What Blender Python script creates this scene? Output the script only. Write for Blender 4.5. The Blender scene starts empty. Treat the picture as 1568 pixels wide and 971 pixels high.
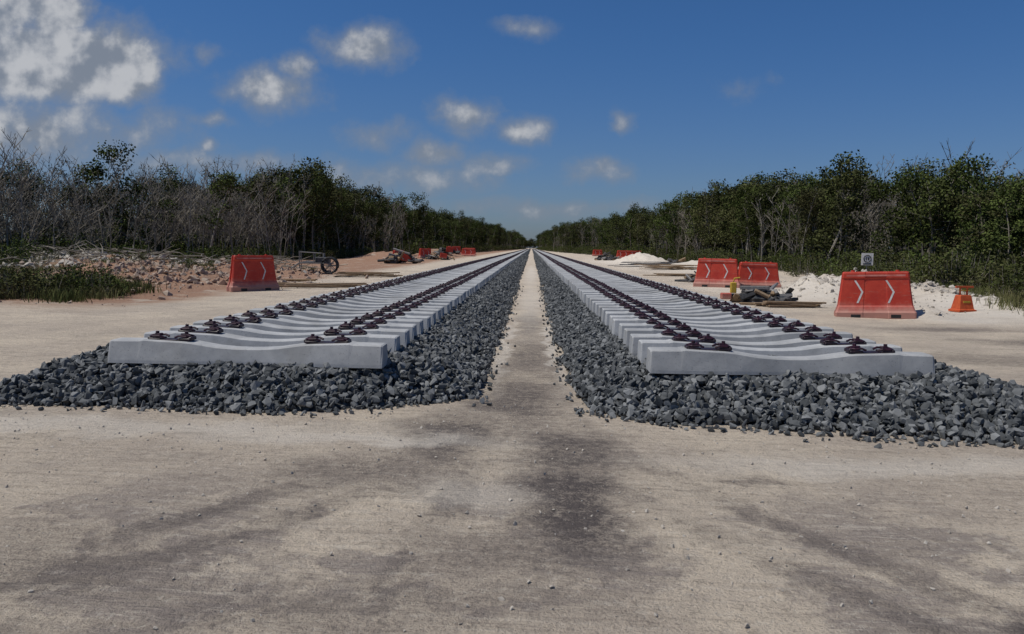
import bpy, bmesh, math, numpy as np
from mathutils import Vector, Matrix
R = math.radians
scene = bpy.context.scene
scene.view_settings.view_transform = 'Standard'
scene.view_settings.look = 'None'
scene.view_settings.exposure = 0
COL = scene.collection

# ------------------------------------------------------------------ helpers
def vnoise(x, y, seed=0):
    x = np.asarray(x, float); y = np.asarray(y, float)
    xi = np.floor(x).astype(np.int64); yi = np.floor(y).astype(np.int64)
    fx = x - xi; fy = y - yi
    fx = fx*fx*(3-2*fx); fy = fy*fy*(3-2*fy)
    def h(a, b):
        n = (a*374761393 + b*668265263 + seed*982451653) & 0x7fffffff
        n = ((n ^ (n >> 13)) * 1274126177) & 0x7fffffff
        return ((n ^ (n >> 16)) & 0xffff) / 65535.0
    return (h(xi, yi)*(1-fx)+h(xi+1, yi)*fx)*(1-fy) + (h(xi, yi+1)*(1-fx)+h(xi+1, yi+1)*fx)*fy
def fbm(x, y, seed=0, o=4):
    s = 0; a = .5; f = 1
    for i in range(o):
        s = s + a*(vnoise(np.asarray(x)*f, np.asarray(y)*f, seed+i)-.5); a *= .5; f *= 2.03
    return s
def smooth01(t):
    t = np.clip(t, 0, 1); return t*t*(3-2*t)

def make_mesh(name, V, F, mats, tint=None, smooth=False, midx=None):
    me = bpy.data.meshes.new(name)
    me.from_pydata(V if isinstance(V, list) else V.tolist(), [], F if isinstance(F, list) else F.tolist())
    for m in (mats if isinstance(mats, (list, tuple)) else [mats]): me.materials.append(m)
    if tint is not None:
        at = me.attributes.new("tint", 'FLOAT', 'POINT'); at.data.foreach_set("value", np.asarray(tint, np.float32))
    if midx is not None: me.polygons.foreach_set("material_index", np.asarray(midx, np.int32))
    if smooth: me.polygons.foreach_set("use_smooth", np.ones(len(me.polygons), bool))
    me.update()
    return me
def obj(name, me, parent=None, loc=(0,0,0), rot=(0,0,0), sc=(1,1,1)):
    o = bpy.data.objects.new(name, me); COL.objects.link(o)
    o.location = loc; o.rotation_euler = rot; o.scale = sc
    if parent: o.parent = parent
    return o

class Geo:
    def __init__(s): s.V=[]; s.F=[]; s.M=[]; s.T=[]
    def add(s, V, F, m=0, t=.5):
        b = len(s.V); s.V += [tuple(v) for v in V]; s.F += [tuple(i+b for i in f) for f in F]
        s.M += [m]*len(F); s.T += [t]*len(V)
    def tube(s, P, Rr, n=6, m=0, t=.5, cap=True):
        P = [Vector(p) for p in P]; V=[]; F=[]
        for i, p in enumerate(P):
            d = (P[min(i+1, len(P)-1)] - P[max(i-1, 0)]).normalized()
            a = Vector((0,0,1)) if abs(d.z) < .9 else Vector((1,0,0))
            u = d.cross(a).normalized(); w = d.cross(u)
            r = Rr[i] if hasattr(Rr, '__len__') else Rr
            for k in range(n):
                an = 2*math.pi*k/n
                V.append(p + u*math.cos(an)*r + w*math.sin(an)*r)
        for i in range(len(P)-1):
            for k in range(n):
                F.append((i*n+k, i*n+(k+1)%n, (i+1)*n+(k+1)%n, (i+1)*n+k))
        if cap:
            F.append(tuple(range(n))[::-1]); F.append(tuple((len(P)-1)*n+k for k in range(n)))
        s.add(V, F, m, t)
    def box(s, c, d, m=0, rot=None, bev=.12, t=.5):
        x, y, z = [q/2 for q in d]; b = min(d)*bev
        bm = bmesh.new(); bmesh.ops.create_cube(bm, size=1)
        for v in bm.verts: v.co = Vector((v.co.x*2*x, v.co.y*2*y, v.co.z*2*z))
        bmesh.ops.bevel(bm, geom=bm.edges[:], offset=b, segments=1, affect='EDGES')
        mat = (rot if rot is not None else Matrix.Identity(3))
        bm.verts.index_update()
        V = [mat @ v.co + Vector(c) for v in bm.verts]; F = [[v.index for v in f.verts] for f in bm.faces]
        bm.free(); s.add(V, F, m, t)
    def obj(s, name, mats, parent=None, smooth=False, **k):
        return obj(name, make_mesh(name, s.V, s.F, mats, s.T, smooth, s.M), parent, **k)

# ------------------------------------------------------------------ materials
def newmat(name):
    m = bpy.data.materials.new(name); m.use_nodes = True
    nt = m.node_tree; b = nt.nodes["Principled BSDF"]
    return m, nt, b
class NB:
    def __init__(s, nt): s.nt = nt; s.n = nt.nodes; s.l = nt.links
    def node(s, t, **k):
        n = s.n.new(t)
        for a, v in k.items(): setattr(n, a, v)
        return n
    def put(s, sock, v):
        if isinstance(v, bpy.types.NodeSocket): s.l.new(v, sock)
        elif v is not None: sock.default_value = v
    def math(s, op, a, b=None, c=None, clamp=False):
        n = s.node('ShaderNodeMath', operation=op, use_clamp=clamp)
        s.put(n.inputs[0], a)
        if b is not None: s.put(n.inputs[1], b)
        if c is not None: s.put(n.inputs[2], c)
        return n.outputs[0]
    def vm(s, op, a, b=None, c=None):
        n = s.node('ShaderNodeVectorMath', operation=op)
        s.put(n.inputs[0], a)
        if b is not None: s.put(n.inputs[1], b)
        if c is not None: s.put(n.inputs[2], c)
        return n.outputs['Value'] if op in ('LENGTH', 'DISTANCE', 'DOT_PRODUCT') else n.outputs[0]
    def noise(s, v, scale, detail=4, rough=.55, out=0, dist=0):
        n = s.node('ShaderNodeTexNoise'); s.put(n.inputs['Vector'], v)
        n.inputs['Scale'].default_value = scale; n.inputs['Detail'].default_value = detail
        n.inputs['Roughness'].default_value = rough; n.inputs['Distortion'].default_value = dist
        return n.outputs[out]
    def mr(s, v, a, b, c=0., d=1., sm=True):
        n = s.node('ShaderNodeMapRange'); n.interpolation_type = 'SMOOTHSTEP' if sm else 'LINEAR'
        s.put(n.inputs[0], v)
        for i, q in enumerate((a, b, c, d)): s.put(n.inputs[i+1], q)
        return n.outputs[0]
    def mix(s, f, a, b, blend='MIX'):
        n = s.node('ShaderNodeMix', data_type='RGBA', blend_type=blend)
        s.put(n.inputs[0], f); s.put(n.inputs[6], a); s.put(n.inputs[7], b)
        return n.outputs[2]
    def bump(s, h, strength, dist):
        n = s.node('ShaderNodeBump'); n.inputs['Strength'].default_value = strength
        n.inputs['Distance'].default_value = dist; s.put(n.inputs['Height'], h); return n.outputs[0]
def C(r, g, b): return (r, g, b, 1)

def simple(name, c1, c2, scale=8, rough=.8, bump=.2, bd=.01, spec=.3, tintmix=0, c3=None):
    m, nt, b = newmat(name); N = NB(nt)
    tc = N.node('ShaderNodeTexCoord').outputs['Object']
    f = N.noise(tc, scale, 4, .6)
    col = N.mix(N.mr(f, .35, .65), C(*c1), C(*c2))
    if tintmix:
        a = N.node('ShaderNodeAttribute', attribute_name="tint").outputs['Fac']
        col = N.mix(tintmix, col, N.mix(a, C(*c1), C(*(c3 or c2))))
    N.put(b.inputs['Base Color'], col)
    b.inputs['Roughness'].default_value = rough
    b.inputs['Specular IOR Level'].default_value = spec
    if bump: N.put(b.inputs['Normal'], N.bump(N.noise(tc, scale*4, 3, .6), bump, bd))
    return m

m, nt, b = newmat("sleeper_concrete"); N = NB(nt)
tc = N.node('ShaderNodeTexCoord').outputs['Object']
oi = N.node('ShaderNodeObjectInfo').outputs['Random']
shift = N.node('ShaderNodeCombineXYZ'); N.put(shift.inputs[0], N.math('MULTIPLY', oi, 40))
tcs = N.vm('ADD', tc, shift.outputs[0])
f = N.noise(tcs, 4, 6, .68); f2 = N.noise(tcs, 60, 3, .6); f3 = N.noise(tcs, 1.6, 4, .6)
col = N.mix(N.mr(f, .3, .7), C(.31,.315,.315), C(.43,.43,.42))
col = N.mix(N.math('MULTIPLY', N.mr(f3, .48, .66), .45), col, C(.24,.235,.22))
col = N.mix(N.math('MULTIPLY', N.mr(f2, .60, .70), .55), col, C(.15,.15,.15))
br = N.math('MULTIPLY_ADD', oi, .28, .86)
hsv = N.node('ShaderNodeHueSaturation'); N.put(hsv.inputs['Color'], col); N.put(hsv.inputs['Value'], br)
N.put(b.inputs['Base Color'], hsv.outputs[0]); b.inputs['Roughness'].default_value = .85
N.put(b.inputs['Normal'], N.bump(N.noise(tc, 90, 4, .6), .35, .004)); M_conc = m

M_clip = simple("clip_maroon_steel", (.022,.007,.014), (.050,.013,.026), 30, .5, .1, .002, .4)
M_plate = simple("clip_black_plastic", (.014,.011,.015), (.03,.014,.022), 30, .5, 0, spec=.4)
M_rock = simple("ballast_basalt", (.036,.040,.042), (.105,.11,.11), 30, .8, .35, .006, .3, .75, (.26,.265,.26))
M_pale = simple("limestone_rock", (.34,.27,.21), (.46,.40,.33), 20, .9, .4, .01, .2, .75, (.24,.125,.08))
M_sandrock = simple("white_limestone_rock", (.42,.38,.32), (.55,.51,.45), 20, .9, .4, .01, .2, .6, (.36,.31,.25))
M_wood = simple("lumber", (.24,.16,.09), (.36,.26,.16), 12, .85, .3, .004, .2, .5, (.18,.13,.09))
M_dark = simple("dark_rubber", (.02,.02,.022), (.04,.04,.04), 20, .7, .1)
M_metal = simple("grey_steel", (.12,.12,.12), (.2,.18,.16), 20, .5, .1, spec=.5)
M_white = simple("white_reflective", (.52,.50,.47), (.70,.68,.65), 15, .5, 0)
M_black = simple("sign_and_hole_black", (.02,.02,.02), (.03,.03,.03), 15, .5, 0)
M_yel = simple("yellow_paint", (.45,.30,.03), (.55,.36,.05), 15, .6, .05)
M_orange = simple("orange_plastic", (.42,.065,.02), (.52,.10,.03), 9, .6, .05)
M_tarp = simple("dark_sacks", (.03,.035,.04), (.10,.09,.085), 7, .8, .5, .02)
M_bark = simple("bark_grey", (.12,.104,.080), (.25,.222,.182), 6, .9, 0, .01, .1, .6, (.35,.315,.265))

m, nt, b = newmat("barrier_red_plastic"); N = NB(nt)
tc = N.node('ShaderNodeTexCoord').outputs['Object']
f = N.noise(tc, 3, 6, .65)
sx = N.node('ShaderNodeSeparateXYZ'); N.put(sx.inputs[0], tc)
col = N.mix(N.mr(f, .3, .75), C(.40,.024,.010), C(.53,.050,.02))
dust = N.math('MULTIPLY', N.mr(N.math('ADD', sx.outputs[2], N.math('MULTIPLY', f, -.45)), .16, -.14), .6)
col = N.mix(dust, col, C(.40,.32,.25))
sc_n = N.vm('MULTIPLY', tc, (2.5, 2.5, 14))
col = N.mix(N.math('MULTIPLY', N.mr(N.noise(sc_n, 2, 5, .7), .55, .7), .4), col, C(.36,.17,.12))
N.put(b.inputs['Base Color'], col); b.inputs['Roughness'].default_value = .6
N.put(b.inputs['Normal'], N.bump(N.noise(tc, 7, 3, .5), .3, .02)); M_red = m

def leafmat(name, ca, cb, cc, k=.75):
    m, nt, b = newmat(name); N = NB(nt)
    a = N.node('ShaderNodeAttribute', attribute_name="tint").outputs['Fac']
    oi = N.node('ShaderNodeObjectInfo').outputs['Random']
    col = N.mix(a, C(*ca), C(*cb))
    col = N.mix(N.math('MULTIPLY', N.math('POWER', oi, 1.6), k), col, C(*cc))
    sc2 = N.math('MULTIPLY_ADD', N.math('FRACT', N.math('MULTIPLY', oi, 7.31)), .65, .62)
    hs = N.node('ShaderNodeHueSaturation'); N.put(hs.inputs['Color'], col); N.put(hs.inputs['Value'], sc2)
    nt.nodes.remove(b)
    d = N.node('ShaderNodeBsdfDiffuse'); N.put(d.inputs[0], hs.outputs[0])
    N.l.new(d.outputs[0], nt.nodes['Material Output'].inputs[0])
    return m
M_leaf = leafmat("leaves_green", (.024,.036,.012), (.100,.128,.036), (.088,.080,.040))
M_leafdry = leafmat("leaves_sparse", (.06,.055,.035), (.13,.12,.065), (.15,.125,.09))
M_grass = leafmat("grass_blades", (.05,.075,.02), (.15,.16,.06), (.20,.17,.09))

# ------------------------------------------------------------------ ground
MOUNDS = [(-11.8,27,3.2,2.6,.34),(-15.5,30,3.5,2.6,.5),(-20,38,5,2.6,.55),(-25,42,6,3,.6),(-14,37,4,2.5,.4),
          (8.7,24.4,1.3,1.6,.50),(10.4,25.5,1.8,1.8,.45),(9.0,18.0,.55,.5,.22),(12.6,24,1.6,3.6,.42),(12.5,60,3,5,.6),(11.5,82,2.6,6,1.0),
          (-15,80,3,5,.7),(-14,115,3,8,.9),(13.2,32,1.8,4.5,.55)]
def gh(x, y):
    x = np.asarray(x, float); y = np.asarray(y, float)
    z = .035*fbm(x*.5, y*.5, 3) + .014*fbm(x*3, y*3, 9, 3)
    far = smooth01((np.abs(x)-7)/8)
    z = z + far*.25*fbm(x*.35, y*.35, 21)
    for (mx, my, rx, ry, h) in MOUNDS:
        d = ((x-mx)/rx)**2 + ((y-my)/ry)**2
        z = z + h*np.exp(-d*1.3)*(1+1.5*fbm(x*2.2, y*2.2, 31))
    inner = smooth01((4.9-np.abs(x))/.8)*smooth01((y-5)/2)
    return z*(1-.7*inner)
def axis(*seg):
    out = []
    for a, b_, s in seg: out.append(np.arange(a, b_, s))
    return np.unique(np.concatenate(out))
gx = axis((-3000,-300,300),(-300,-60,20),(-60,-20,1.2),(-20,-6,.25),(-6,6,.12),(6,20,.25),(20,60,1.2),(60,300,20),(300,3001,300))
gy = axis((-3000,-200,400),(-200,-10,20),(-10,1,1.5),(1,12,.10),(12,45,.3),(45,140,1.5),(140,500,15),(500,3001,250))
X, Y = np.meshgrid(gx, gy)
Z = gh(X, Y)
V = np.stack([X.ravel(), Y.ravel(), Z.ravel()], 1)
nx = len(gx); ny = len(gy)
I = (np.arange(ny-1)[:, None]*nx + np.arange(nx-1)[None, :]).ravel()
F = np.stack([I, I+1, I+nx+1, I+nx], 1)

m, nt, b = newmat("ground_sascab"); N = NB(nt)
P = N.node('ShaderNodeTexCoord').outputs['Object']
sp = N.node('ShaderNodeSeparateXYZ'); N.put(sp.inputs[0], P); px, py = sp.outputs[0], sp.outputs[1]
warp = N.vm('MULTIPLY_ADD', N.vm('SUBTRACT', N.noise(P, 1.3, 5, .68, 1), (.5,.5,.5)), (1.0,1.0,0), P)
str_v = N.vm('MULTIPLY', warp, (.8, 3.0, 1))
rot = N.node('ShaderNodeVectorRotate'); N.put(rot.inputs['Vector'], N.vm('MULTIPLY_ADD', N.vm('SUBTRACT', warp, P), (.12,.12,0), P)); rot.inputs['Angle'].default_value = .06
str_f = N.vm('MULTIPLY', rot.outputs[0], (1.6, 17, 1))
lo = N.noise(P, .50, 5, .62); st = N.noise(str_v, 1.0, 7, .72); sf = N.noise(str_f, 1.0, 5, .65)
hi = N.noise(P, 13, 6, .78); sand = N.noise(P, 70, 3, .8)
gr = N.noise(warp, .8, 5, .68)
col = N.mix(N.mr(lo, .38, .60), C(.64,.54,.415), C(.53,.445,.35))
gmask = N.math('MULTIPLY', N.mr(gr, .47, .57), N.mr(sf, .35, .60, .5, 1))
gmask = N.math('MULTIPLY', gmask, N.mr(py, 5.2, 3.8, .20, .85))
col = N.mix(gmask, col, C(.25,.212,.190))
col = N.mix(N.math('MULTIPLY', N.mr(st, .51, .66), .50), col, C(.31,.262,.215))
col = N.mix(N.math('MULTIPLY', N.mr(sf, .54, .66), .50), col, C(.68,.59,.47))
col = N.mix(N.math('MULTIPLY', N.mr(sf, .46, .36), .40), col, C(.29,.242,.195))
col = N.mix(N.math('MULTIPLY', N.mr(hi, .53, .64), .48), col, C(.22,.185,.15))
col = N.mix(N.math('MULTIPLY', N.mr(hi, .46, .36), .40), col, C(.72,.645,.53))
col = N.mix(N.math('MULTIPLY', N.mr(sand, .55, .64), .42), col, C(.14,.12,.10))
def blobs(lst, v):
    acc = None
    for (cx, cy, rx, ry, a) in lst:
        q = N.vm('MULTIPLY_ADD', v, (1/rx, 1/ry, 0), (-cx/rx, -cy/ry, 0))
        l = N.vm('LENGTH', q)
        w = N.math('MULTIPLY', N.mr(l, 1.35, .3), a)
        acc = w if acc is None else N.math('MAXIMUM', acc, w)
    return acc
DARK = [(-.60,5.9,.42,1.0,1.0),(-.10,7.4,.50,1.5,.9),(.26,4.35,.42,.9,1.15),(.30,5.5,.42,.9,.95),(-.1,3.6,.6,.4,.6),(-1.0,4.9,.7,.45,.65),
        (.0,10.5,.38,2.0,.8),(.0,15,.28,3.,.7),(1.4,4.9,.35,.10,.6),(2.0,2.95,.35,.20,1.),(-2.3,3.3,.9,.5,.6),(-.6,3.0,1.1,.3,.5),
        (8.8,13.2,1.6,.7,.8),(8.0,15.2,1.6,.5,.7),(6.3,11.0,1.0,.8,.6),(10.2,11.8,1.6,.4,.7),(-2.0,2.5,1.,.3,.5)]
dk = blobs(DARK, warp)
# wheel tracks leaving the strip between the beds and fanning out over the apron
wsp = N.node('ShaderNodeSeparateXYZ'); N.put(wsp.inputs[0], N.vm('MULTIPLY_ADD', N.vm('SUBTRACT', warp, P), (.16,.16,0), P))
t = N.math('MAXIMUM', N.math('SUBTRACT', 7.6, wsp.outputs[1]), 0.)
for (x0, k1, k2, wd, am) in ((-.32,-.10,-.085,.13,.6),(.18,-.10,-.085,.13,.6),(.25,.05,.075,.12,.55),(-.25,.05,.075,.12,.5),(-.28,-.02,-.01,.12,.55)):
    cxx = N.math('MULTIPLY_ADD', N.math('MULTIPLY_ADD', t, k2, k1), t, x0)
    dd = N.math('ABSOLUTE', N.math('SUBTRACT', wsp.outputs[0], cxx))
    wv = N.math('MULTIPLY', N.mr(dd, wd*1.5, wd*.5), am)
    wv = N.math('MULTIPLY', wv, N.mr(gr, .38, .56, .35, 1))
    wv = N.math('MULTIPLY', wv, N.mr(wsp.outputs[1], 16, 9))
    dk = N.math('MAXIMUM', dk, wv)
grain = N.math('ADD', N.math('MULTIPLY', hi, .45), N.math('ADD', N.math('MULTIPLY', st, .2), N.math('MULTIPLY', sand, .35)))
dk = N.math('MULTIPLY', dk, N.mr(grain, .42, .55, .55, 1), clamp=True)
col = N.mix(dk, col, C(.118,.100,.092))
WH = [(9.2,24.5,3.2,3.5,.9),(9.6,17.8,1.6,1.6,.8),(12.5,20,3.,5.0,1.),(12.5,31,3,4,.9),(8,30,2,4,.5),(11,80,5,35,.9),(-1.4,5.75,1.4,.25,.6),(3.0,5.3,2.2,.3,.6),(-3.4,6.0,2.5,.35,.6),
      (0.0,22,.3,9,.5),(0,45,.35,18,.6),(-.38,12.,.10,4,.7),(.34,12.,.10,4,.7),(-.35,4.55,.4,.3,.4)]
col = N.mix(N.math('MULTIPLY', blobs(WH, warp), N.mr(st, .65, .4, .6, .9)), col, C(.72,.655,.56))
rd = N.math('MULTIPLY', N.mr(N.math('MULTIPLY_ADD', lo, 3, px), -6.6, -8.4), N.mr(N.math('MULTIPLY_ADD', st, 4, py), 17, 21))
rcol = N.mix(N.mr(hi, .42, .6), C(.25,.125,.075), C(.36,.225,.15))
rcol = N.mix(N.mr(N.noise(P, .9, 4, .6), .56, .66), rcol, C(.44,.35,.27))
col = N.mix(N.math('MULTIPLY', rd, .9), col, rcol)
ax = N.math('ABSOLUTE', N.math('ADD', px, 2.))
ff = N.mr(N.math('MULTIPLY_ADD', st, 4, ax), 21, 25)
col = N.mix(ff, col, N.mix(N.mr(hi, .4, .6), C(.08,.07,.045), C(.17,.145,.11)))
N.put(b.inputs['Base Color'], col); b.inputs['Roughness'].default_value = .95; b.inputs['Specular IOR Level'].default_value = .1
h = N.math('ADD', N.math('MULTIPLY', hi, .8), N.math('ADD', N.math('MULTIPLY', sf, .9), N.math('MULTIPLY', sand, .35)))
N.put(b.inputs['Normal'], N.bump(h, 1., .05))
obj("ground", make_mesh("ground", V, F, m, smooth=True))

# ------------------------------------------------------------------ rocks
def rock_variants(n, seed, npts=13, flat=.7):
    rng = np.random.default_rng(seed); out = []
    for i in range(n):
        bm = bmesh.new()
        p = rng.normal(size=(npts, 3)); p /= np.linalg.norm(p, axis=1)[:, None]
        p *= rng.uniform(.75, 1.1, (npts, 1)); p *= np.array([1.15, .9, flat])
        for q in p: bm.verts.new(q)
        r = bmesh.ops.convex_hull(bm, input=bm.verts[:])
        dead = [e for e in r['geom_interior'] if isinstance(e, bmesh.types.BMVert)]
        bmesh.ops.delete(bm, geom=dead, context='VERTS')
        bmesh.ops.triangulate(bm, faces=bm.faces[:]); bm.verts.index_update()
        out.append((np.array([v.co[:] for v in bm.verts]), np.array([[v.index for v in f.verts] for f in bm.faces])))
        bm.free()
    return out
RV = rock_variants(14, 5)
def rotmats(n, rng, tilt=1.0):
    q = rng.normal(size=(n, 4)); q[:, 1:3] *= tilt; q /= np.linalg.norm(q, axis=1)[:, None]
    w, x, y, z = q.T
    return np.stack([1-2*(y*y+z*z), 2*(x*y-z*w), 2*(x*z+y*w), 2*(x*y+z*w), 1-2*(x*x+z*z), 2*(y*z-x*w),
                     2*(x*z-y*w), 2*(y*z+x*w), 1-2*(x*x+y*y)], 1).reshape(n, 3, 3)
def scatter(name, P, S, mat, seed, parent=None, tilt=1.0):
    rng = np.random.default_rng(seed); n = len(P); var = rng.integers(0, len(RV), n)
    Rm = rotmats(n, rng, tilt); tn = rng.uniform(0, 1, n)**1.5
    Vs = []; Fs = []; Ts = []; base = 0
    for k, (rv, rf) in enumerate(RV):
        idx = np.where(var == k)[0]
        if not len(idx): continue
        v = np.einsum('nij,vj->nvi', Rm[idx], rv)*S[idx, None, None] + P[idx, None, :]
        f = rf[None] + (np.arange(len(idx))*len(rv))[:, None, None] + base
        Vs.append(v.reshape(-1, 3)); Fs.append(f.reshape(-1, 3)); Ts.append(np.repeat(tn[idx], len(rv)))
        base += len(idx)*len(rv)
    return obj(name, make_mesh(name, np.concatenate(Vs), np.concatenate(Fs), mat, np.concatenate(Ts)), parent)

# ------------------------------------------------------------------ ballast beds
CR = .33
def ballast(side):
    if side < 0:
        xl, xr = -5.05, -.50; fx, fy, fw = [-6,-4.6,-2,-1.2,-.5], [6.95,6.75,6.64,6.95,7.5], .58
    else:
        xl, xr = .42, 4.75; fx, fy, fw = [.42,1.0,2.4,4.0,5.5], [6.95,6.5,6.22,6.02,6.0], .98
    def hgt(x, y):
        x = np.asarray(x, float); y = np.asarray(y, float)
        wob = .15*fbm(x*2.5, y*2.5, 50+side, 3)*2 + .12*fbm(x*.8, y*.8, 55+side, 2)*2
        a = (x-xl+wob)/.66; c = (xr-x+wob)/.62; f = (y-np.interp(x, fx, fy)+wob)/fw
        k = .16
        d = -k*np.log(np.exp(-np.clip(a,-3,4)/k)+np.exp(-np.clip(c,-3,4)/k)+np.exp(-np.clip(f,-3,4)/k))
        return d, CR*np.clip(d*1.0, -.3, 1)*(1-.12*smooth01(1-np.abs(d-1)*3)) + .04*fbm(x*4, y*4, 70)
    bx = np.linspace(xl-.25, xr+.25, 56); by = np.concatenate([np.linspace(5.8, 14, 90), np.linspace(14.3, 60, 110), np.linspace(62, 200, 50), np.linspace(210, 700, 30)])
    XX, YY = np.meshgrid(bx, by); d, zz = hgt(XX, YY)
    zz = np.where(d < 0, -.12, zz-.02)
    V = np.stack([XX.ravel(), YY.ravel(), zz.ravel()], 1); nx = len(bx); ny = len(by)
    I = (np.arange(ny-1)[:, None]*nx + np.arange(nx-1)[None, :]).ravel()
    F = np.stack([I, I+1, I+nx+1, I+nx], 1)
    bed = obj("ballast_bed", make_mesh("ballast_bed", V, F, M_bed, smooth=True))
    rng = np.random.default_rng(100+side)
    P = []; S = []
    def reg(x0, x1, y0, y1, dens, smin, smax, lift):
        n = int((x1-x0)*(y1-y0)*dens); x = rng.uniform(x0, x1, n); y = rng.uniform(y0, y1, n)
        d, z = hgt(x, y); s = smin+(smax-smin)*rng.uniform(0, 1, n)**1.4
        k = (d > .02+.0*s); x, y, z, s = x[k], y[k], z[k], s[k]
        P.append(np.stack([x, y, np.maximum(z, .01)+s*rng.uniform(-.1, lift, len(s))], 1)); S.append(s)
    reg(xl, xr, 5.8, 8.2, 900, .022, .058, .8)
    ix0, ix1 = (-1.5, -.45) if side < 0 else (.38, 1.25)
    reg(ix0, ix1, 8.2, 22, 620, .022, .052, .6)
    reg(ix0, ix1, 22, 55, 230, .035, .06, .5)
    reg(ix0, ix1, 55, 130, 70, .05, .09, .4)
    tx0, tx1 = (-4.1, -1.5) if side < 0 else (1.25, 4.0)
    reg(tx0, tx1, 8.2, 26, 130, .025, .045, .4)
    ox0, ox1 = (-5.05, -4.1) if side < 0 else (4.0, 4.75)
    reg(ox0, ox1, 8.2, 30, 250, .028, .05, .5)
    n = 460; y = np.where(rng.uniform(size=n) < .5, rng.uniform(7, 30, n), 0); x = np.zeros(n)
    toe = (xr if side < 0 else xl); sgn = 1 if side < 0 else -1
    fr = y == 0
    x[~fr] = toe + sgn*np.abs(rng.normal(0, .08, (~fr).sum())); x[fr] = rng.uniform(xl, xr, fr.sum())
    y[fr] = np.interp(x[fr], fx, fy) - np.abs(rng.normal(0, .10, fr.sum()))
    s = rng.uniform(.012, .038, n); P.append(np.stack([x, y, gh(x, y)+s*.5], 1)); S.append(s)
    scatter("ballast_stones", np.concatenate(P), np.concatenate(S), M_rock, 7+side, bed)
m, nt, b = newmat("ballast_bed_gravel"); N = NB(nt)
P_ = N.node('ShaderNodeTexCoord').outputs['Object']
vo = N.node('ShaderNodeTexVoronoi'); N.put(vo.inputs['Vector'], P_); vo.inputs['Scale'].default_value = 16
sc_ = N.node('ShaderNodeSeparateColor'); N.put(sc_.inputs[0], vo.outputs['Color'])
col = N.mix(sc_.outputs[0], C(.04,.044,.045), C(.13,.135,.13))
col = N.mix(N.mr(vo.outputs['Distance'], .35, .7), col, C(.015,.015,.015))
N.put(b.inputs['Base Color'], col); b.inputs['Roughness'].default_value = .85
N.put(b.inputs['Normal'], N.bump(vo.outputs['Distance'], -1.0, .05)); b.inputs['Specular IOR Level'].default_value = .2
M_bed = m
ballast(-1); ballast(1)

# ------------------------------------------------------------------ sleepers with rail clips
def sleeper_mesh(seed):
    g = Geo()
    st = [(-1.30,.150,.098,.203),(-1.285,.152,.106,.211),(-1.02,.152,.102,.214),(-.98,.152,.104,.222),(-.60,.150,.100,.206),(-.52,.146,.096,.198),
          (-.30,.125,.088,.164),(-.12,.115,.082,.152),(0,.113,.080,.150)]
    st = st + [(-x, a, b_, h) for x, a, b_, h in st[::-1][1:]]
    V = []; F = []
    for (x, bw, tw, h) in st:
        ch = .012
        V += [(x,-bw,0),(x,-bw+.004,.03),(x,-tw-.006,h-ch),(x,-tw+ch,h),(x,tw-ch,h),(x,tw+.006,h-ch),(x,bw-.004,.03),(x,bw,0)]
    n = 8
    for i in range(len(st)-1):
        for k in range(n):
            a = i*n+k; c = i*n+(k+1) % n
            F.append((a, a+n, c+n, c))
    F.append(tuple(range(n))); F.append(tuple((len(st)-1)*n+k for k in range(n))[::-1])
    g.add(V, F, 0)
    rng = np.random.default_rng(seed)
    for sx in (-.7525, .7525):
        hz = .212
        g.box((sx, 0, hz+.003), (.16,.14,.010), 1)
        for s in (-1, 1):
            cx = sx + s*.145 + rng.normal(0, .004); z = hz+.006
            g.box((cx, 0, z+.004), (.12,.14,.024), 1, bev=.25)
            g.box((cx+s*.055, 0, z+.010), (.03,.12,.034), 1, bev=.2)
            pts = [(cx-s*.090,-.048,z+.020),(cx-s*.05,-.062,z+.036),(cx+s*.02,-.058,z+.032),(cx+s*.052,-.038,z+.028),(cx+s*.03,-.018,z+.040),
                   (cx-s*.033,-.018,z+.047),(cx-s*.048,0,z+.048),(cx-s*.033,.018,z+.047),(cx+s*.03,.018,z+.040),(cx+s*.052,.038,z+.028),
                   (cx+s*.02,.058,z+.032),(cx-s*.05,.062,z+.036),(cx-s*.090,.048,z+.020)]
            g.tube(pts, .0105, 6, 2)
            g.tube([(cx,0,z),(cx,0,z+.053)], .014, 6, 2)
            g.tube([(cx,0,z+.048),(cx,0,z+.054)], .026, 8, 2)
            g.tube([(cx,0,z+.054),(cx,0,z+.075)], .017, 6, 2)
    return make_mesh("sleeper", g.V, g.F, [M_conc, M_plate, M_clip], None, False, g.M)
SM = [sleeper_mesh(i) for i in range(3)]
rng = np.random.default_rng(3)
for side, cx in ((-1, -2.66), (1, 2.39)):
    tr = obj("railway_track", None)
    y = 7.35; i = 0
    while y < 420:
        obj("sleeper_%d" % i, SM[rng.integers(0, 3)], tr, (cx+rng.normal(0,.009)+.02*math.sin(y*.09), y+rng.normal(0,.012), CR-.018+rng.normal(0,.004)), (rng.normal(0,.01), rng.normal(0,.002), rng.normal(0,.005)+(math.pi if rng.uniform()<.5 else 0)))
        y += .6; i += 1

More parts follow.
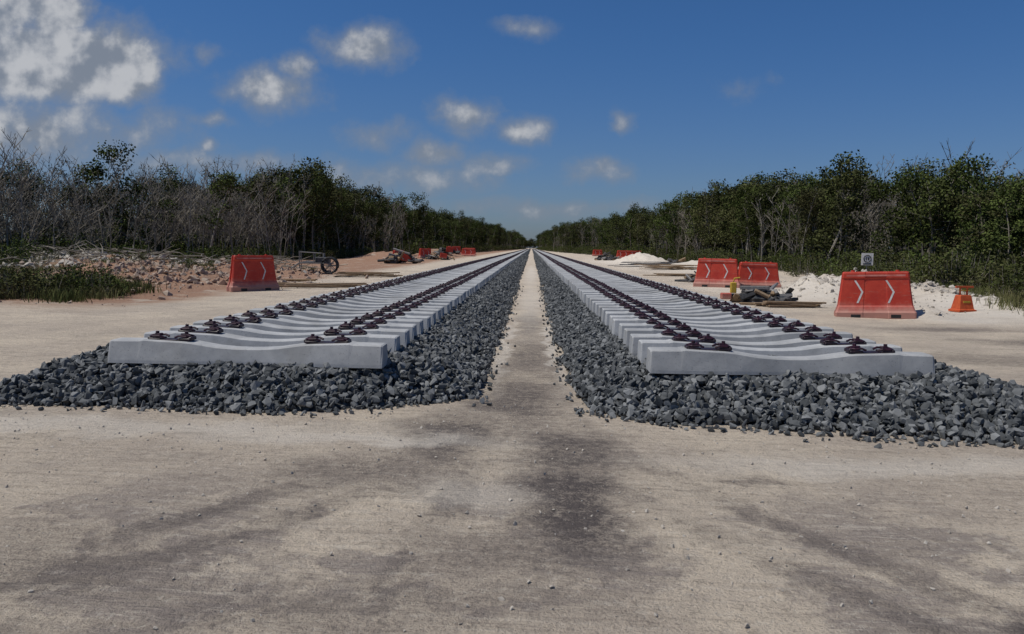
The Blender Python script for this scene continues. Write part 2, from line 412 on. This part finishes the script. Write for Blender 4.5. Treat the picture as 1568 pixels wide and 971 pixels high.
# ------------------------------------------------------------------ loose stones
rng = np.random.default_rng(77)
n = 4200; x = rng.uniform(-5.5, 5.5, n); y = 2.3 + 5*rng.uniform(0, 1, n)**.8; s = .003+.013*rng.uniform(0, 1, n)**5
scatter("ground_pebbles", np.stack([x, y, gh(x, y)+s*.3], 1), s, M_sandrock, 12)
def mrocks(name, idx, dens, mat, smax, seed, extra=None):
    P = []; S = []
    for k in idx:
        mx, my, rx, ry, h = MOUNDS[k]
        n = int(dens*rx*ry); x = mx+rng.normal(0, rx*.6, n); y = my+rng.normal(0, ry*.6, n); s = .02+smax*rng.uniform(0, 1, n)**4
        P.append(np.stack([x, y, gh(x, y)+s*.2], 1)); S.append(s)
    if extra: 
        n, x0, x1, y0, y1 = extra; x = rng.uniform(x0, x1, n); y = rng.uniform(y0, y1, n); s = .02+smax*rng.uniform(0, 1, n)**5
        P.append(np.stack([x, y, gh(x, y)+s*.2], 1)); S.append(s)
    scatter(name, np.concatenate(P), np.concatenate(S), mat, seed)
mrocks("limestone_rubble", (0,1,4), 110, M_pale, .15, 13, (1500, -30, -9, 17, 40))
mrocks("limestone_rubble", (2,3), 70, M_sandrock, .20, 15, (900, -34, -14, 34, 46))
mrocks("limestone_rubble", (5,6,7,8,13), 90, M_sandrock, .09, 14)

# ------------------------------------------------------------------ vegetation meshes
def leaves(rng, centers, radii, per, size, flat=.75):
    Vs = []; Ts = []
    for c, r in zip(centers, radii):
        n = max(3, int(per*(r/.5)**2)); d = rng.normal(size=(n, 3)); d /= np.linalg.norm(d, axis=1)[:, None]
        rr = r*rng.uniform(.2, 1.08, (n, 1))**.6; p = d*rr*np.array([1, 1, flat]) + c
        p += rng.normal(0, r*.16, (n, 3))
        u = rng.normal(size=(n, 3)); u /= np.linalg.norm(u, axis=1)[:, None]
        w = rng.normal(size=(n, 3)); w -= (w*u).sum(1)[:, None]*u; w /= np.linalg.norm(w, axis=1)[:, None]
        a = size*rng.uniform(.6, 1.4, (n, 1)); bq = a*rng.uniform(.4, .7, (n, 1))
        Vs.append(np.stack([p-u*a, p-w*bq, p+u*a, p+w*bq], 1).reshape(-1, 3))
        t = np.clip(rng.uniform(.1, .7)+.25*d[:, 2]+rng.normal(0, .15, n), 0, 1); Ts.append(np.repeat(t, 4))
    V = np.concatenate(Vs); T = np.concatenate(Ts); F = np.arange(len(V)).reshape(-1, 4)
    return V, F, T
def combine(name, g, L, mats):
    V0 = np.array(g.V).reshape(-1, 3); nb = len(V0)
    V = V0.tolist()+L[0].tolist(); F = list(g.F)+(L[1]+nb).tolist()
    return make_mesh(name, V, F, mats, np.concatenate([np.array(g.T), L[2]]), False, list(g.M)+[1]*len(L[1]))
def tree_mesh(seed, h=7, nst=2, crown=.62, per=70, spread=.23, size=.085):
    rng = np.random.default_rng(seed); g = Geo(); cen = []; rad = []
    for s in range(nst):
        p = np.array([rng.normal(0,.45), rng.normal(0,.45), -.2]); d = np.array([rng.normal(0,.10), rng.normal(0,.10), 1.])
        H = h*rng.uniform(.75, 1); k = 7; pts = []; rr = []; r0 = rng.uniform(.05, .10)*h/7
        for i in range(k+1):
            pts.append(p.copy()); rr.append(r0*(1-.8*i/k)); p = p + d*H/k; d[:2] += rng.normal(0, .08, 2)
        g.tube(pts, rr, 5, 0, rng.uniform(0, 1), False)
        cen.append(pts[-1]); rad.append(rng.uniform(.4, .65))
        for j in range(rng.integers(9, 13)):
            t = rng.uniform(1-crown, .98)*k; i = int(min(t, k-1)); b0 = pts[i]+(pts[i+1]-pts[i])*(t-i)
            an = rng.uniform(0, 6.28); L = h*spread*rng.uniform(.4, 1)*(1.15-.5*t/k)
            dr = np.array([math.cos(an), math.sin(an), rng.uniform(.25, .9)]); dr /= np.linalg.norm(dr)
            q = [b0, b0+dr*L*.5+rng.normal(0,.08,3), b0+dr*L+np.array([0,0,.1*L])+rng.normal(0,.1,3)]
            g.tube(q, [r0*.38, r0*.25, r0*.1], 3, 0, rng.uniform(0, 1), False)
            cen.append(q[2]); rad.append(rng.uniform(.35, .72))
            if rng.uniform() < .8: cen.append(q[1]+rng.normal(0,.25,3)); rad.append(rng.uniform(.3, .6))
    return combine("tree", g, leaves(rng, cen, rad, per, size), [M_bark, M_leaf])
def bare_mesh(seed, h=6, nst=5, leafy=.3):
    rng = np.random.default_rng(seed); g = Geo(); cen = []; rad = []
    for s in range(nst):
        p = np.array([rng.normal(0,1.1), rng.normal(0,1.1), -.2]); d = np.array([rng.normal(0,.12), rng.normal(0,.12), 1.])
        H = h*rng.uniform(.6, 1.08); k = 6; pts = []; rr = []; r0 = rng.uniform(.03, .058); tt = rng.uniform(.2, 1)
        for i in range(k+1):
            pts.append(p.copy()); rr.append(r0*(1-.8*i/k)); p = p+d*H/k; d[:2] += rng.normal(0, .10, 2)
        g.tube(pts, rr, 4, 0, tt, False)
        for j in range(13):
            t = rng.uniform(.25, .98)*k; i = int(min(t, k-1)); b0 = pts[i]+(pts[i+1]-pts[i])*(t-i)
            an = rng.uniform(0, 6.28); L = H*.2*rng.uniform(.4, 1.1)
            dr = np.array([math.cos(an)*.6, math.sin(an)*.6, rng.uniform(.4, 1.2)]); dr /= np.linalg.norm(dr)
            q = [b0, b0+dr*L*.5+rng.normal(0,.04,3), b0+dr*L+rng.normal(0,.07,3)]
            g.tube(q, [r0*.45, r0*.34, .009], 3, 0, tt, False)
            for w in range(4):
                c = q[1] if w < 2 else q[2]*.6+q[1]*.4
                e = c+np.array([rng.normal(0,.22), rng.normal(0,.22), rng.uniform(.1,.5)])*L*.8
                g.tube([c, e], [.012, .006], 3, 0, tt, False)
            if rng.uniform() < leafy: cen.append(q[2]); rad.append(rng.uniform(.15, .4))
    if not cen: cen=[np.array([0,0,h*.5])]; rad=[.3]
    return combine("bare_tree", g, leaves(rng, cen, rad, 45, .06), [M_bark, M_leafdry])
def bush_mesh(seed, w=1.3, h=1.4, n=18, size=.06, per=95):
    rng = np.random.default_rng(seed); g = Geo(); cen = []; rad = []
    for i in range(n):
        an = rng.uniform(0, 6.28); r = w*rng.uniform(0, 1)**.6; z = h*rng.uniform(.1, .95)*(1-.35*(r/w))
        c = np.array([math.cos(an)*r, math.sin(an)*r, z]); cen.append(c); rad.append(rng.uniform(.25, .48))
        g.tube([(c[0]*.3, c[1]*.3, -.1), tuple(c)], [.02, .008], 3, 0, .5, False)
    for i in range(8):
        c = np.array([rng.normal(0,w*.5), rng.normal(0,w*.5), h*rng.uniform(.8,1.15)])
        g.tube([(c[0]*.7, c[1]*.7, 0), tuple(c)], [.012, .004], 3, 0, .8, False); cen.append(c); rad.append(rng.uniform(.1,.2))
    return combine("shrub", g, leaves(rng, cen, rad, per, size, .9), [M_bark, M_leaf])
TREES = [tree_mesh(i, 7, 1+(i+1) % 3, crown=(.7,.8,.62)[i % 3]) for i in range(7)]
BARES = [bare_mesh(30+i, 6.4, 6, .05+.08*(i % 3)) for i in range(6)]
BUSH = [bush_mesh(60+i) for i in range(5)]

LE = ([10,20,35,50,63,85,150,420,900], [-27,-27,-28,-24.5,-21.5,-18.2,-16.5,-12.5,-8.5])
RE = ([10,17,26,39,60,120,200,280,420,900], [11.6,12.7,14.8,16.6,18,17.5,15,9.5,8.0,6.8])
def forest(name, side, seed):
    rng = np.random.default_rng(seed); par = obj(name, None)
    E = LE if side < 0 else RE; cnt = 0
    y = 14.
    while y < 900:
        near = y < 110
        step = 1.5 if near else (3.0 if y < 260 else 6.0)
        edge = np.interp(y, *E)
        rows = 7 if near else 5
        for r in range(rows):
            off = (r*2.4 if near else r*4.0) + rng.uniform(0, 2)
            yy = y+rng.uniform(-1, 1)*step*.7; xx = edge + side*off
            if abs(xx)/yy > .82: continue
            front = 1.5 if y > 60 else (5.0 if side > 0 else 2.5)
            z = float(gh(xx, yy))
            mid = 1 + .28*smooth01((y-52)/25)
            far_s = mid*(1 + .30*smooth01((y-190)/150)) + .5*smooth01((y-450)/300)
            if side > 0: far_s *= .84+.16*smooth01((y-38)/25)
            dens = vnoise(xx*.09, yy*.09, 200+side)
            if side < 0: pb = .94 if y < 74 else (.40 if y < 110 else .08)
            else: pb = .25 if dens < .5 else .85
            if side > 0 and y > 75: pb = .12
            if off > front and rng.uniform() < (.85 if near else .97):
                bare = rng.uniform() < pb
                me = BARES[rng.integers(0, 6)] if bare else TREES[rng.integers(0, 7)]
                s = rng.uniform(.76, 1.05)*far_s*(.84+.36*vnoise(xx*.10, yy*.10, 5))
                if not bare and side < 0 and y < 75: s *= .88
                obj("tree_%d" % cnt, me, par, (xx, yy, z), (rng.normal(0,.04), rng.normal(0,.04), rng.uniform(0, 6.28)), (s*rng.uniform(.9,1.2), s*rng.uniform(.9,1.2), s)); cnt += 1
            if (off < 8 and rng.uniform() < .85) or rng.uniform() < .3:
                me = BUSH[rng.integers(0, 5)]; s = rng.uniform(.6, 1.1)*(1 if off < 4 else 1.4)*(1.5 if not near else 1)
                if side < 0 and off < 3 and near: s *= .7
                obj("shrub_%d" % cnt, me, par, (xx+rng.uniform(-1,1), yy+rng.uniform(-1,1), z-.05), (0,0,rng.uniform(0,6.28)), (s*1.15, s*1.15, s)); cnt += 1
        y += step
    return par
fl = forest("roadside_forest", -1, 1); fr_ = forest("roadside_forest", 1, 2)
rng = np.random.default_rng(8)
dt = obj("distant_tree_line", None)
for i in range(60):
    x = rng.uniform(-60, 60); s = rng.uniform(1.3, 1.9)
    obj("tree_%d" % i, TREES[i % 7], dt, (x, 930+rng.uniform(0, 25), 0), (0,0,i), (s*1.6, s*1.6, s))
for (x, y, k, s) in ((-30,56,0,1.18),(-24.5,58,2,1.04),(21.5,55,1,1.12),(26,52,5,1.08),(31.5,52,6,1.05),(-36,54,1,.95)):
    obj("tropical_tree", TREES[k], None, (x, y, float(gh(x, y))), (0, 0, k), (s*1.1, s*1.1, s))
rng = np.random.default_rng(9)
sh = obj("verge_shrubs", None)
for i in range(60):
    x = rng.uniform(-19, -10.4); y = rng.uniform(18.5, 23)
    if x > -11.3 and y > 21: continue
    s = rng.uniform(.25, .5); xx = x-.2*(y-18); obj("shrub_%d" % i, BUSH[i % 5], sh, (xx, y, float(gh(xx, y))-.03), (0,0,i), (s*1.3, s*1.3, s))
for i in range(70):
    x = rng.uniform(-36, -17); y = rng.uniform(44, 50); s = rng.uniform(.3, .8)
    obj("shrub_b%d" % i, BUSH[i % 5], sh, (x, y, float(gh(x, y))), (0,0,i), (s*1.3, s*1.3, s))
for i in range(22):
    x = rng.uniform(-30, -14); y = rng.uniform(34, 44); s = rng.uniform(.15, .4)
    obj("shrub_c%d" % i, BUSH[i % 5], sh, (x, y, float(gh(x, y))), (0,0,i), (s*1.3, s*1.3, s))
# cleared brushwood: grey branches lying in heaps
g = Geo(); 
for i in range(420):
    k = rng.integers(0, 5); mx, my = ((-20,38.5),(-26,42),(-14.5,38),(-17,47),(-31,44))[k]
    x = mx+rng.normal(0,1.8); y = my+rng.normal(0,.9); z = float(gh(x, y))+rng.uniform(.05,.5); a = rng.uniform(0,6.28); L = rng.uniform(.5,1.8)
    p2 = (x+math.cos(a)*L, y+math.sin(a)*L, z+rng.normal(0,.25)); g.tube([(x,y,z),((x+p2[0])/2+rng.normal(0,.06),(y+p2[1])/2,(z+p2[2])/2+rng.normal(0,.06)),p2],[.03,.022,.008],4,0,rng.uniform(),False)
g.obj("cut_branches", [M_bark])
def grass_mesh(seed, n=110, w=.5, h=.30):
    rng = np.random.default_rng(seed); V = []; F = []; T = []
    for i in range(n):
        x, y = rng.normal(0, w*.5, 2); a = rng.uniform(0, 6.28); hh = h*rng.uniform(.4, 1.2); lx, ly = rng.normal(0, hh*.35, 2)
        c, s = math.cos(a)*.008, math.sin(a)*.008; b0 = len(V)
        V += [(x-c,y-s,0),(x+c,y+s,0),(x+c*.7+lx*.4,y+s*.7+ly*.4,hh*.6),(x-c*.7+lx*.4,y-s*.7+ly*.4,hh*.6),(x+lx,y+ly,hh)]
        F += [(b0,b0+1,b0+2,b0+3),(b0+3,b0+2,b0+4)]; T += [rng.uniform()]*5
    return make_mesh("grass_tuft", V, F, [M_grass], T)
GR = [grass_mesh(i) for i in range(4)]
gp = obj("grass", None)
for i in range(380):
    if i < 150: x = rng.uniform(-20, -10.6); y = rng.uniform(17.8, 23)
    elif i < 240: x = rng.uniform(-28, -12); y = rng.uniform(26, 46)
    else:
        y = rng.uniform(15, 45); x = np.interp(y, *RE)+rng.uniform(-1.2, .6)
    s = rng.uniform(.5, 1.3); obj("tuft_%d" % i, GR[i % 4], gp, (x, y, float(gh(x, y))-.01), (0,0,i), (s,s,s))

# ------------------------------------------------------------------ plastic road barriers
M_pink = simple("pale_red_strip", (.45,.12,.09), (.55,.22,.18), 6, .6, .1)  # lighter pink for the strip along the upper rim of both faces
def barrier_mesh():
    g = Geo(); V = []; F = []; n = 0
    lv = [(0,.90,.23),(.015,.91,.235),(.13,.91,.235),(.17,.885,.205),(.25,.855,.175),(.28,.845,.150),(.60,.795,.120),(.83,.765,.100),(.86,.76,.118),(.95,.745,.112),(.98,.73,.095)]
    def ring(L, W, z):
        c = min(.035, W*.4)
        return [(-L+c,-W,z),(-L*.33,-W,z),(-L*.30,-W+.012,z),(L*.30,-W+.012,z),(L*.33,-W,z),(L-c,-W,z),(L,-W+c,z),(L,-W*.4,z),(L-.03,-W*.35,z),(L-.03,W*.35,z),(L,W*.4,z),(L,W-c,z),
                (L-c,W,z),(L*.33,W,z),(L*.30,W-.012,z),(-L*.30,W-.012,z),(-L*.33,W,z),(-L+c,W,z),(-L,W-c,z),(-L,W*.4,z),(-L+.03,W*.35,z),(-L+.03,-W*.35,z),(-L,-W*.4,z),(-L,-W+c,z)]
    for z, L, W in lv: r = ring(L, W, z); n = len(r); V += r
    for i in range(len(lv)-1):
        for k in range(n): F.append((i*n+k, i*n+(k+1) % n, (i+1)*n+(k+1) % n, (i+1)*n+k))
    F.append(tuple(range(n))[::-1]); F.append(tuple((len(lv)-1)*n+k for k in range(n)))
    g.add(V, F, 0)
    for x in (-.5, .5): g.tube([(x,0,.97),(x,0,1.01)], [.05,.045], 10, 0)
    for x in (-.45, .45):
        for s in (-1, 1): g.box((x, s*.233, .06), (.22, .012, .07), 2)  # forklift holes: black boxes, the shade of the recess put into the colour
    def W(z): return np.interp(z, [q[0] for q in lv], [q[2] for q in lv])
    for s in (-1, 1):
        for cx in (-.36, .34):
            w = .046; pl = [(cx-.10, .80), (cx+.065, .56), (cx-.045, .33)]
            for (xa, za), (xb, zb) in zip(pl[:-1], pl[1:]):
                vv = [(xa-w/2,s*(W(za)+.004),za),(xa+w/2,s*(W(za)+.004),za),(xb+w/2,s*(W(zb)+.004),zb),(xb-w/2,s*(W(zb)+.004),zb)]
                g.add(vv, [(0,1,2,3)], 1)
        g.add([(-.66,s*.1165,.885),(.66,s*.1165,.885),(.66,s*.1145,.920),(-.66,s*.1145,.920)], [(0,1,2,3)], 3)
    return make_mesh("barrier", g.V, g.F, [M_red, M_white, M_black, M_pink], None, False, g.M)
BM = barrier_mesh()
for (x, y, rz_, sx_, sz_, tilt) in ((-8.5,23.8,.80,.86,1.12,0),(7.80,17.9,-.28,.92,1.08,-.035),(7.45,31.6,-.30,1.0,1.18,0),(9.15,31.9,.02,1.0,1.05,.01),(-12.0,122,.3,1.3,1.3,0),(-11,140,.2,1.3,1.3,0),
                     (14.2,122,.1,1.25,1.3,0),(16.2,123,.0,1.25,1.3,0),(-11.2,66,1.2,1.,1.1,0),(13,155,.2,1.2,1.3,0),(-9.5,118,.1,1.2,1.2,0),(-13,96,.9,1.2,1.2,0)):
    obj("plastic_barrier", BM, None, (x, y, float(gh(x, y))-.02), (0, tilt, rz_), (sx_, sx_, sz_))

g = Geo()
def loft(g, lv, m):
    V = []; F = []
    for z, a, c in lv: V += [(-a,-c,z),(a,-c,z),(a,c,z),(-a,c,z)]
    for i in range(len(lv)-1):
        for k in range(4): F.append((i*4+k, i*4+(k+1)%4, i*4+4+(k+1)%4, i*4+4+k))
    F += [(3,2,1,0), tuple(len(V)-4+k for k in range(4))]; g.add(V, F, m)
loft(g, [(0,.24,.2),(.05,.24,.2),(.07,.20,.16),(.40,.15,.10),(.42,.13,.09)], 0)
for x in (-.1, .1): g.tube([(x,0,.40),(x,0,.64)], .022, 8, 0)
g.box((.02,0,.62), (.50,.05,.05), 0); g.box((.02,0,.54), (.30,.03,.03), 1); g.box((0,-.135,.25), (.2,.012,.05), 1)
g.obj("traffic_channelizer", [M_orange, M_yel], None, loc=(10.9,20.0,float(gh(10.9,20))), rot=(0,0,.2))

g = Geo()
g.tube([(0,0,-.1),(0,0,1.10)], .025, 8, 0); g.box((0,-.04,1.22), (.50,.025,.54), 1, bev=.1)
pts = [(.15*math.cos(a), -.058, 1.24+.15*math.sin(a)) for a in np.linspace(0, 2*math.pi, 25)]
g.tube(pts, .02, 6, 2, cap=False)
g.box((-.04,-.058,1.24),(.03,.008,.14),2); g.box((.05,-.058,1.24),(.06,.008,.12),2); g.box((0,-.058,1.01),(.34,.008,.05),2)
g.obj("speed_limit_sign", [M_metal, M_white, M_black], None, loc=(15.0,35.5,float(gh(15.0,35.5))-.14), rot=(0,0,-.15))

# ---- lumber and debris
def rz(a, tx=0, ty=0): return (Matrix.Rotation(a,3,'Z') @ Matrix.Rotation(ty,3,'Y') @ Matrix.Rotation(tx,3,'X'))
def planks(name, x, y, n, L, spread, ang, hz=.05, seed=0, grey=False):
    g = Geo(); rng = np.random.default_rng(seed)
    for i in range(n):
        lay = i//4
        g.box((rng.normal(0,spread*.4), (i % 4-1.5)*spread*.35+rng.normal(0,.05), .03+lay*hz), (L*rng.uniform(.6,1.1), rng.uniform(.10,.2), .045), 0,
              rz(ang+rng.normal(0,.16), 0, rng.normal(0,.02)), t=rng.uniform())
    g.obj(name, [M_metal if grey else M_wood], None, loc=(x, y, float(gh(x, y))+.01))
def blob(g, c, r, m, rng):
    bm = bmesh.new(); bmesh.ops.create_icosphere(bm, subdivisions=3, radius=1); o = rng.uniform(0, 99)
    for v in bm.verts:
        k = 1+1.3*float(fbm(v.co.x*1.9+o, v.co.y*1.6+v.co.z*1.9, 7)); v.co = Vector((v.co.x*r[0]*k+c[0], v.co.y*r[1]*k+c[1], max(v.co.z*r[2]*k+c[2], -.05)))
    bm.verts.index_update(); g.add([v.co.copy() for v in bm.verts], [[v.index for v in f.verts] for f in bm.faces], m); bm.free()
def junk(w, d, h, n, seed, nm, blobs_=4, sz=1.):
    g = Geo(); rng = np.random.default_rng(seed)
    for i in range(blobs_): blob(g, (rng.normal(0,w*.4), rng.normal(0,d*.4), h*.15), (sz*rng.uniform(.15,.35), sz*rng.uniform(.15,.3), h*rng.uniform(.25,.5)), 0, rng)
    for i in range(n):
        r = np.clip(rng.normal(0, .5), -1, 1); zz = h*(1-abs(r))*rng.uniform(.1, .9)
        L = sz*rng.uniform(.25, 1.0)
        g.box((r*w, rng.normal(0,d*.4), zz+.04), (L, sz*rng.uniform(.04,.25), sz*rng.uniform(.03,.12)), int(rng.integers(0, nm)), rz(rng.uniform(-1.2,1.2), rng.normal(0,.4), rng.normal(0,.35)), t=rng.uniform())
    return g
planks("lumber_pile", 6.75, 20.9, 9, 1.9, .5, .05, seed=1)
planks("lumber_pile", -7.1, 26.2, 8, 2.6, .9, .35, seed=2)
planks("lumber_pile", -8.9, 29.5, 5, 1.6, .6, -.2, seed=12)
planks("lumber_pile", -7.6, 36, 10, 2.2, 1.2, .5, .07, seed=22)
planks("lumber_pile", 9.9, 56, 14, 4.2, 1.5, -.4, .09, seed=3)
planks("lumber_pile", 8.2, 44, 8, 2.6, .9, .2, .07, seed=4)
planks("steel_sheet_pile", 10.2, 66, 14, 5., 1.8, .3, .12, seed=5, grey=True)
g = junk(.9, .5, .50, 34, 4, 4, 8)
g.box((-.75,-.1,.42), (.16,.13,.30), 4); g.tube([(-.8,0,.3),(-.7,0,.68),(-.55,0,.70)], .025, 6, 4); g.box((-.95,-.1,.18),(.28,.22,.18),5)
MJ = [M_tarp, M_wood, M_dark, M_metal, M_yel, M_red]
g.obj("construction_materials_pile", MJ, None, loc=(6.45, 22.3, float(gh(6.45,22.3))))
for (x, y, w_, d_, h_, n_, sd_, k_) in ((-10.6,64,2.0,1.2,1.1,40,5,1.6),(9.6,100,1.8,1.,1.0,24,6,1.6),(-18,50,1.5,1.2,.9,26,7,1.3),(-9.8,84,1.6,1.,.8,22,8,1.5),(-12,110,2,1,1.,22,9,2),(12.5,70,1.8,1.,.7,22,10,1.5),(7.6,36,.7,.5,.4,12,11,1.)):
    g = junk(w_, d_, h_, n_, sd_, 4, 3, k_)
    if sd_ in (5,8,9): g.box((.3*k_,-.5,.3*k_),(.5*k_,.2,.35*k_),5,rz(.2,0,.2)); 
    g.obj("construction_materials_pile", MJ, None, loc=(x, y, float(gh(x, y))))

g = Geo()
for (x, y) in ((.45,-.32),(.45,.32)):
    pts = [(x+.33*math.cos(a), y, .34+.33*math.sin(a)) for a in np.linspace(0, 2*math.pi, 21)]
    g.tube(pts, .045, 6, 0, cap=False)
    for a in np.linspace(0, math.pi, 5)[:-1]: g.tube([(x-.3*math.cos(a),y,.34-.3*math.sin(a)),(x+.3*math.cos(a),y,.34+.3*math.sin(a))], .014, 5, 1)
g.tube([(.45,-.4,.34),(.45,.4,.34)], .03, 6, 1)
for y in (-.26, .26):
    g.tube([(.6,y,.42),(-.85,y,.42),(-1.15,y,.2)], .028, 6, 1); g.tube([(-.8,y,0),(-.8,y,.95)], .022, 6, 1); g.tube([(-.2,y,.42),(-.2,y,.85)], .02, 6, 1)
    g.tube([(-.8,y,.9),(.1,y,.85)], .02, 6, 1)
g.box((.15,0,.56),(.62,.40,.26),2,bev=.15); g.box((-.45,0,.47),(.5,.44,.06),1); g.tube([(.2,0,.68),(.2,0,.86)],.05,8,1)
g.obj("equipment_cart", [M_dark, M_metal, M_tarp], None, loc=(-10.1,37.2,float(gh(-10.1,37.2))), rot=(0,0,.15), sc=(1.1,1.1,1.1))

# ------------------------------------------------------------------ sun, sky, clouds
sd = Vector((-.46, -.10, .88)).normalized()
L = bpy.data.lights.new("sun", 'SUN'); L.energy = 3.6; L.angle = R(.53); L.color = (1, .955, .88)
so = obj("sun", L); so.rotation_euler = sd.to_track_quat('Z', 'Y').to_euler()
w = bpy.data.worlds.new("World"); scene.world = w; w.use_nodes = True
try:
    w.cycles.sampling_method = 'MANUAL'; w.cycles.sample_map_resolution = 256
except Exception: pass
nt = w.node_tree; N = NB(nt); nt.nodes.clear()
out = N.node('ShaderNodeOutputWorld')
sky = N.node('ShaderNodeTexSky', sky_type='NISHITA'); sky.sun_disc = False
sky.sun_elevation = math.asin(sd.z); sky.sun_rotation = math.atan2(sd.x, sd.y)
sky.air_density = 1.0; sky.dust_density = .6; sky.ozone_density = 2.5; sky.altitude = 0
G = N.node('ShaderNodeTexCoord').outputs['Generated']
s3 = N.node('ShaderNodeSeparateXYZ'); N.put(s3.inputs[0], G)
yy = N.math('MAXIMUM', N.math('ABSOLUTE', s3.outputs[1]), .02)
cb = N.node('ShaderNodeCombineXYZ'); N.put(cb.inputs[0], N.math('DIVIDE', s3.outputs[0], yy)); N.put(cb.inputs[1], N.math('DIVIDE', s3.outputs[2], yy)); N.put(cb.inputs[2], N.math('SIGN', s3.outputs[1]))
Q = cb.outputs[0]
CL = [(-.60,.225,.20,.085,1.45),(-.70,.31,.17,.10,1.4),(-.66,.14,.32,.07,.90),(-.52,.215,.085,.065,1.45),(-.60,.285,.07,.05,1.2),(-.212,.248,.085,.045,.95),(-.325,.196,.100,.045,.90),(-.298,.218,.045,.032,.95),
      (-.085,.160,.065,.038,.95),(-.018,.144,.055,.032,.85),(-.13,.116,.065,.032,.80),(-.19,.137,.08,.034,.72),(-.045,.10,.08,.026,.66),
      (.072,.096,.070,.026,.72),(.11,.153,.026,.028,.74),(-.41,.152,.06,.018,.66),(-.415,.122,.03,.015,.72),(-.01,.268,.09,.025,.50),(.25,.205,.07,.03,.46),(-.2,.082,.28,.035,.62),(.03,.050,.35,.022,.54),
      (-.41,.235,.05,.025,.54),(-.42,.10,.22,.035,.70)]
wq = N.vm('MULTIPLY_ADD', N.vm('SUBTRACT', N.noise(Q, 13, 5, .60, 1), (.5,.5,.5)), (.06,.04,0), Q)
acc = None
for (a, b2, ra, rb, k) in CL:
    q = N.vm('MULTIPLY_ADD', wq, (1/ra, 1/rb, 0), (-a/ra, -b2/rb, 0))
    v = N.math('MULTIPLY', N.mr(N.vm('LENGTH', q), 1.15, .0), k)
    acc = v if acc is None else N.math('MAXIMUM', acc, v)
fb = N.noise(Q, 17, 7, .58)
d1 = N.math('MULTIPLY_ADD', N.math('SUBTRACT', fb, .5), 1.35, acc)
d1 = N.math('MULTIPLY', d1, N.mr(acc, 0, .12))
d1 = N.math('MULTIPLY', d1, N.mr(s3.outputs[1], 0, .05))
alpha = N.mr(d1, .08, .95, 0, .93)
fb2 = N.noise(N.vm('ADD', Q, (.012, -.022, 0)), 17, 3, .55)
lit = N.math('MULTIPLY', N.mr(N.math('SUBTRACT', fb2, fb), .14, -.14, .0, 1.), N.mr(d1, .45, 1.05))
ccol = N.mix(lit, C(.205,.235,.285), C(.50,.51,.53))
bg1 = N.node('ShaderNodeBackground'); bg1.inputs[1].default_value = .08
hz = N.mr(s3.outputs[2], -.02, .30)
tint = N.mix(hz, C(.42,.52,.76), C(.31,.56,.87))
N.put(bg1.inputs[0], N.mix(1., sky.outputs[0], tint, 'MULTIPLY'))
bg2 = N.node('ShaderNodeBackground'); N.put(bg2.inputs[0], ccol); bg2.inputs[1].default_value = 1.
ms = N.node('ShaderNodeMixShader'); N.put(ms.inputs[0], alpha)
N.l.new(bg1.outputs[0], ms.inputs[1]); N.l.new(bg2.outputs[0], ms.inputs[2]); N.l.new(ms.outputs[0], out.inputs[0])

# ------------------------------------------------------------------ camera
cam = bpy.data.cameras.new("camera"); co = obj("camera", cam); scene.camera = co
cam.sensor_width = 36; cam.lens = 36*1200/1568; cam.clip_end = 6000; cam.clip_start = .05
yaw, pitch, roll = R(1.34), R(5.07), R(.9)
f = Vector((-math.sin(yaw)*math.cos(pitch), math.cos(yaw)*math.cos(pitch), -math.sin(pitch)))
r0 = Vector((math.cos(yaw), math.sin(yaw), 0)); u0 = r0.cross(f)
r = r0*math.cos(roll)+u0*math.sin(roll); u = r.cross(f)
co.matrix_world = Matrix((( r.x,u.x,-f.x,0),(r.y,u.y,-f.y,0),(r.z,u.z,-f.z,1.45),(0,0,0,1)))
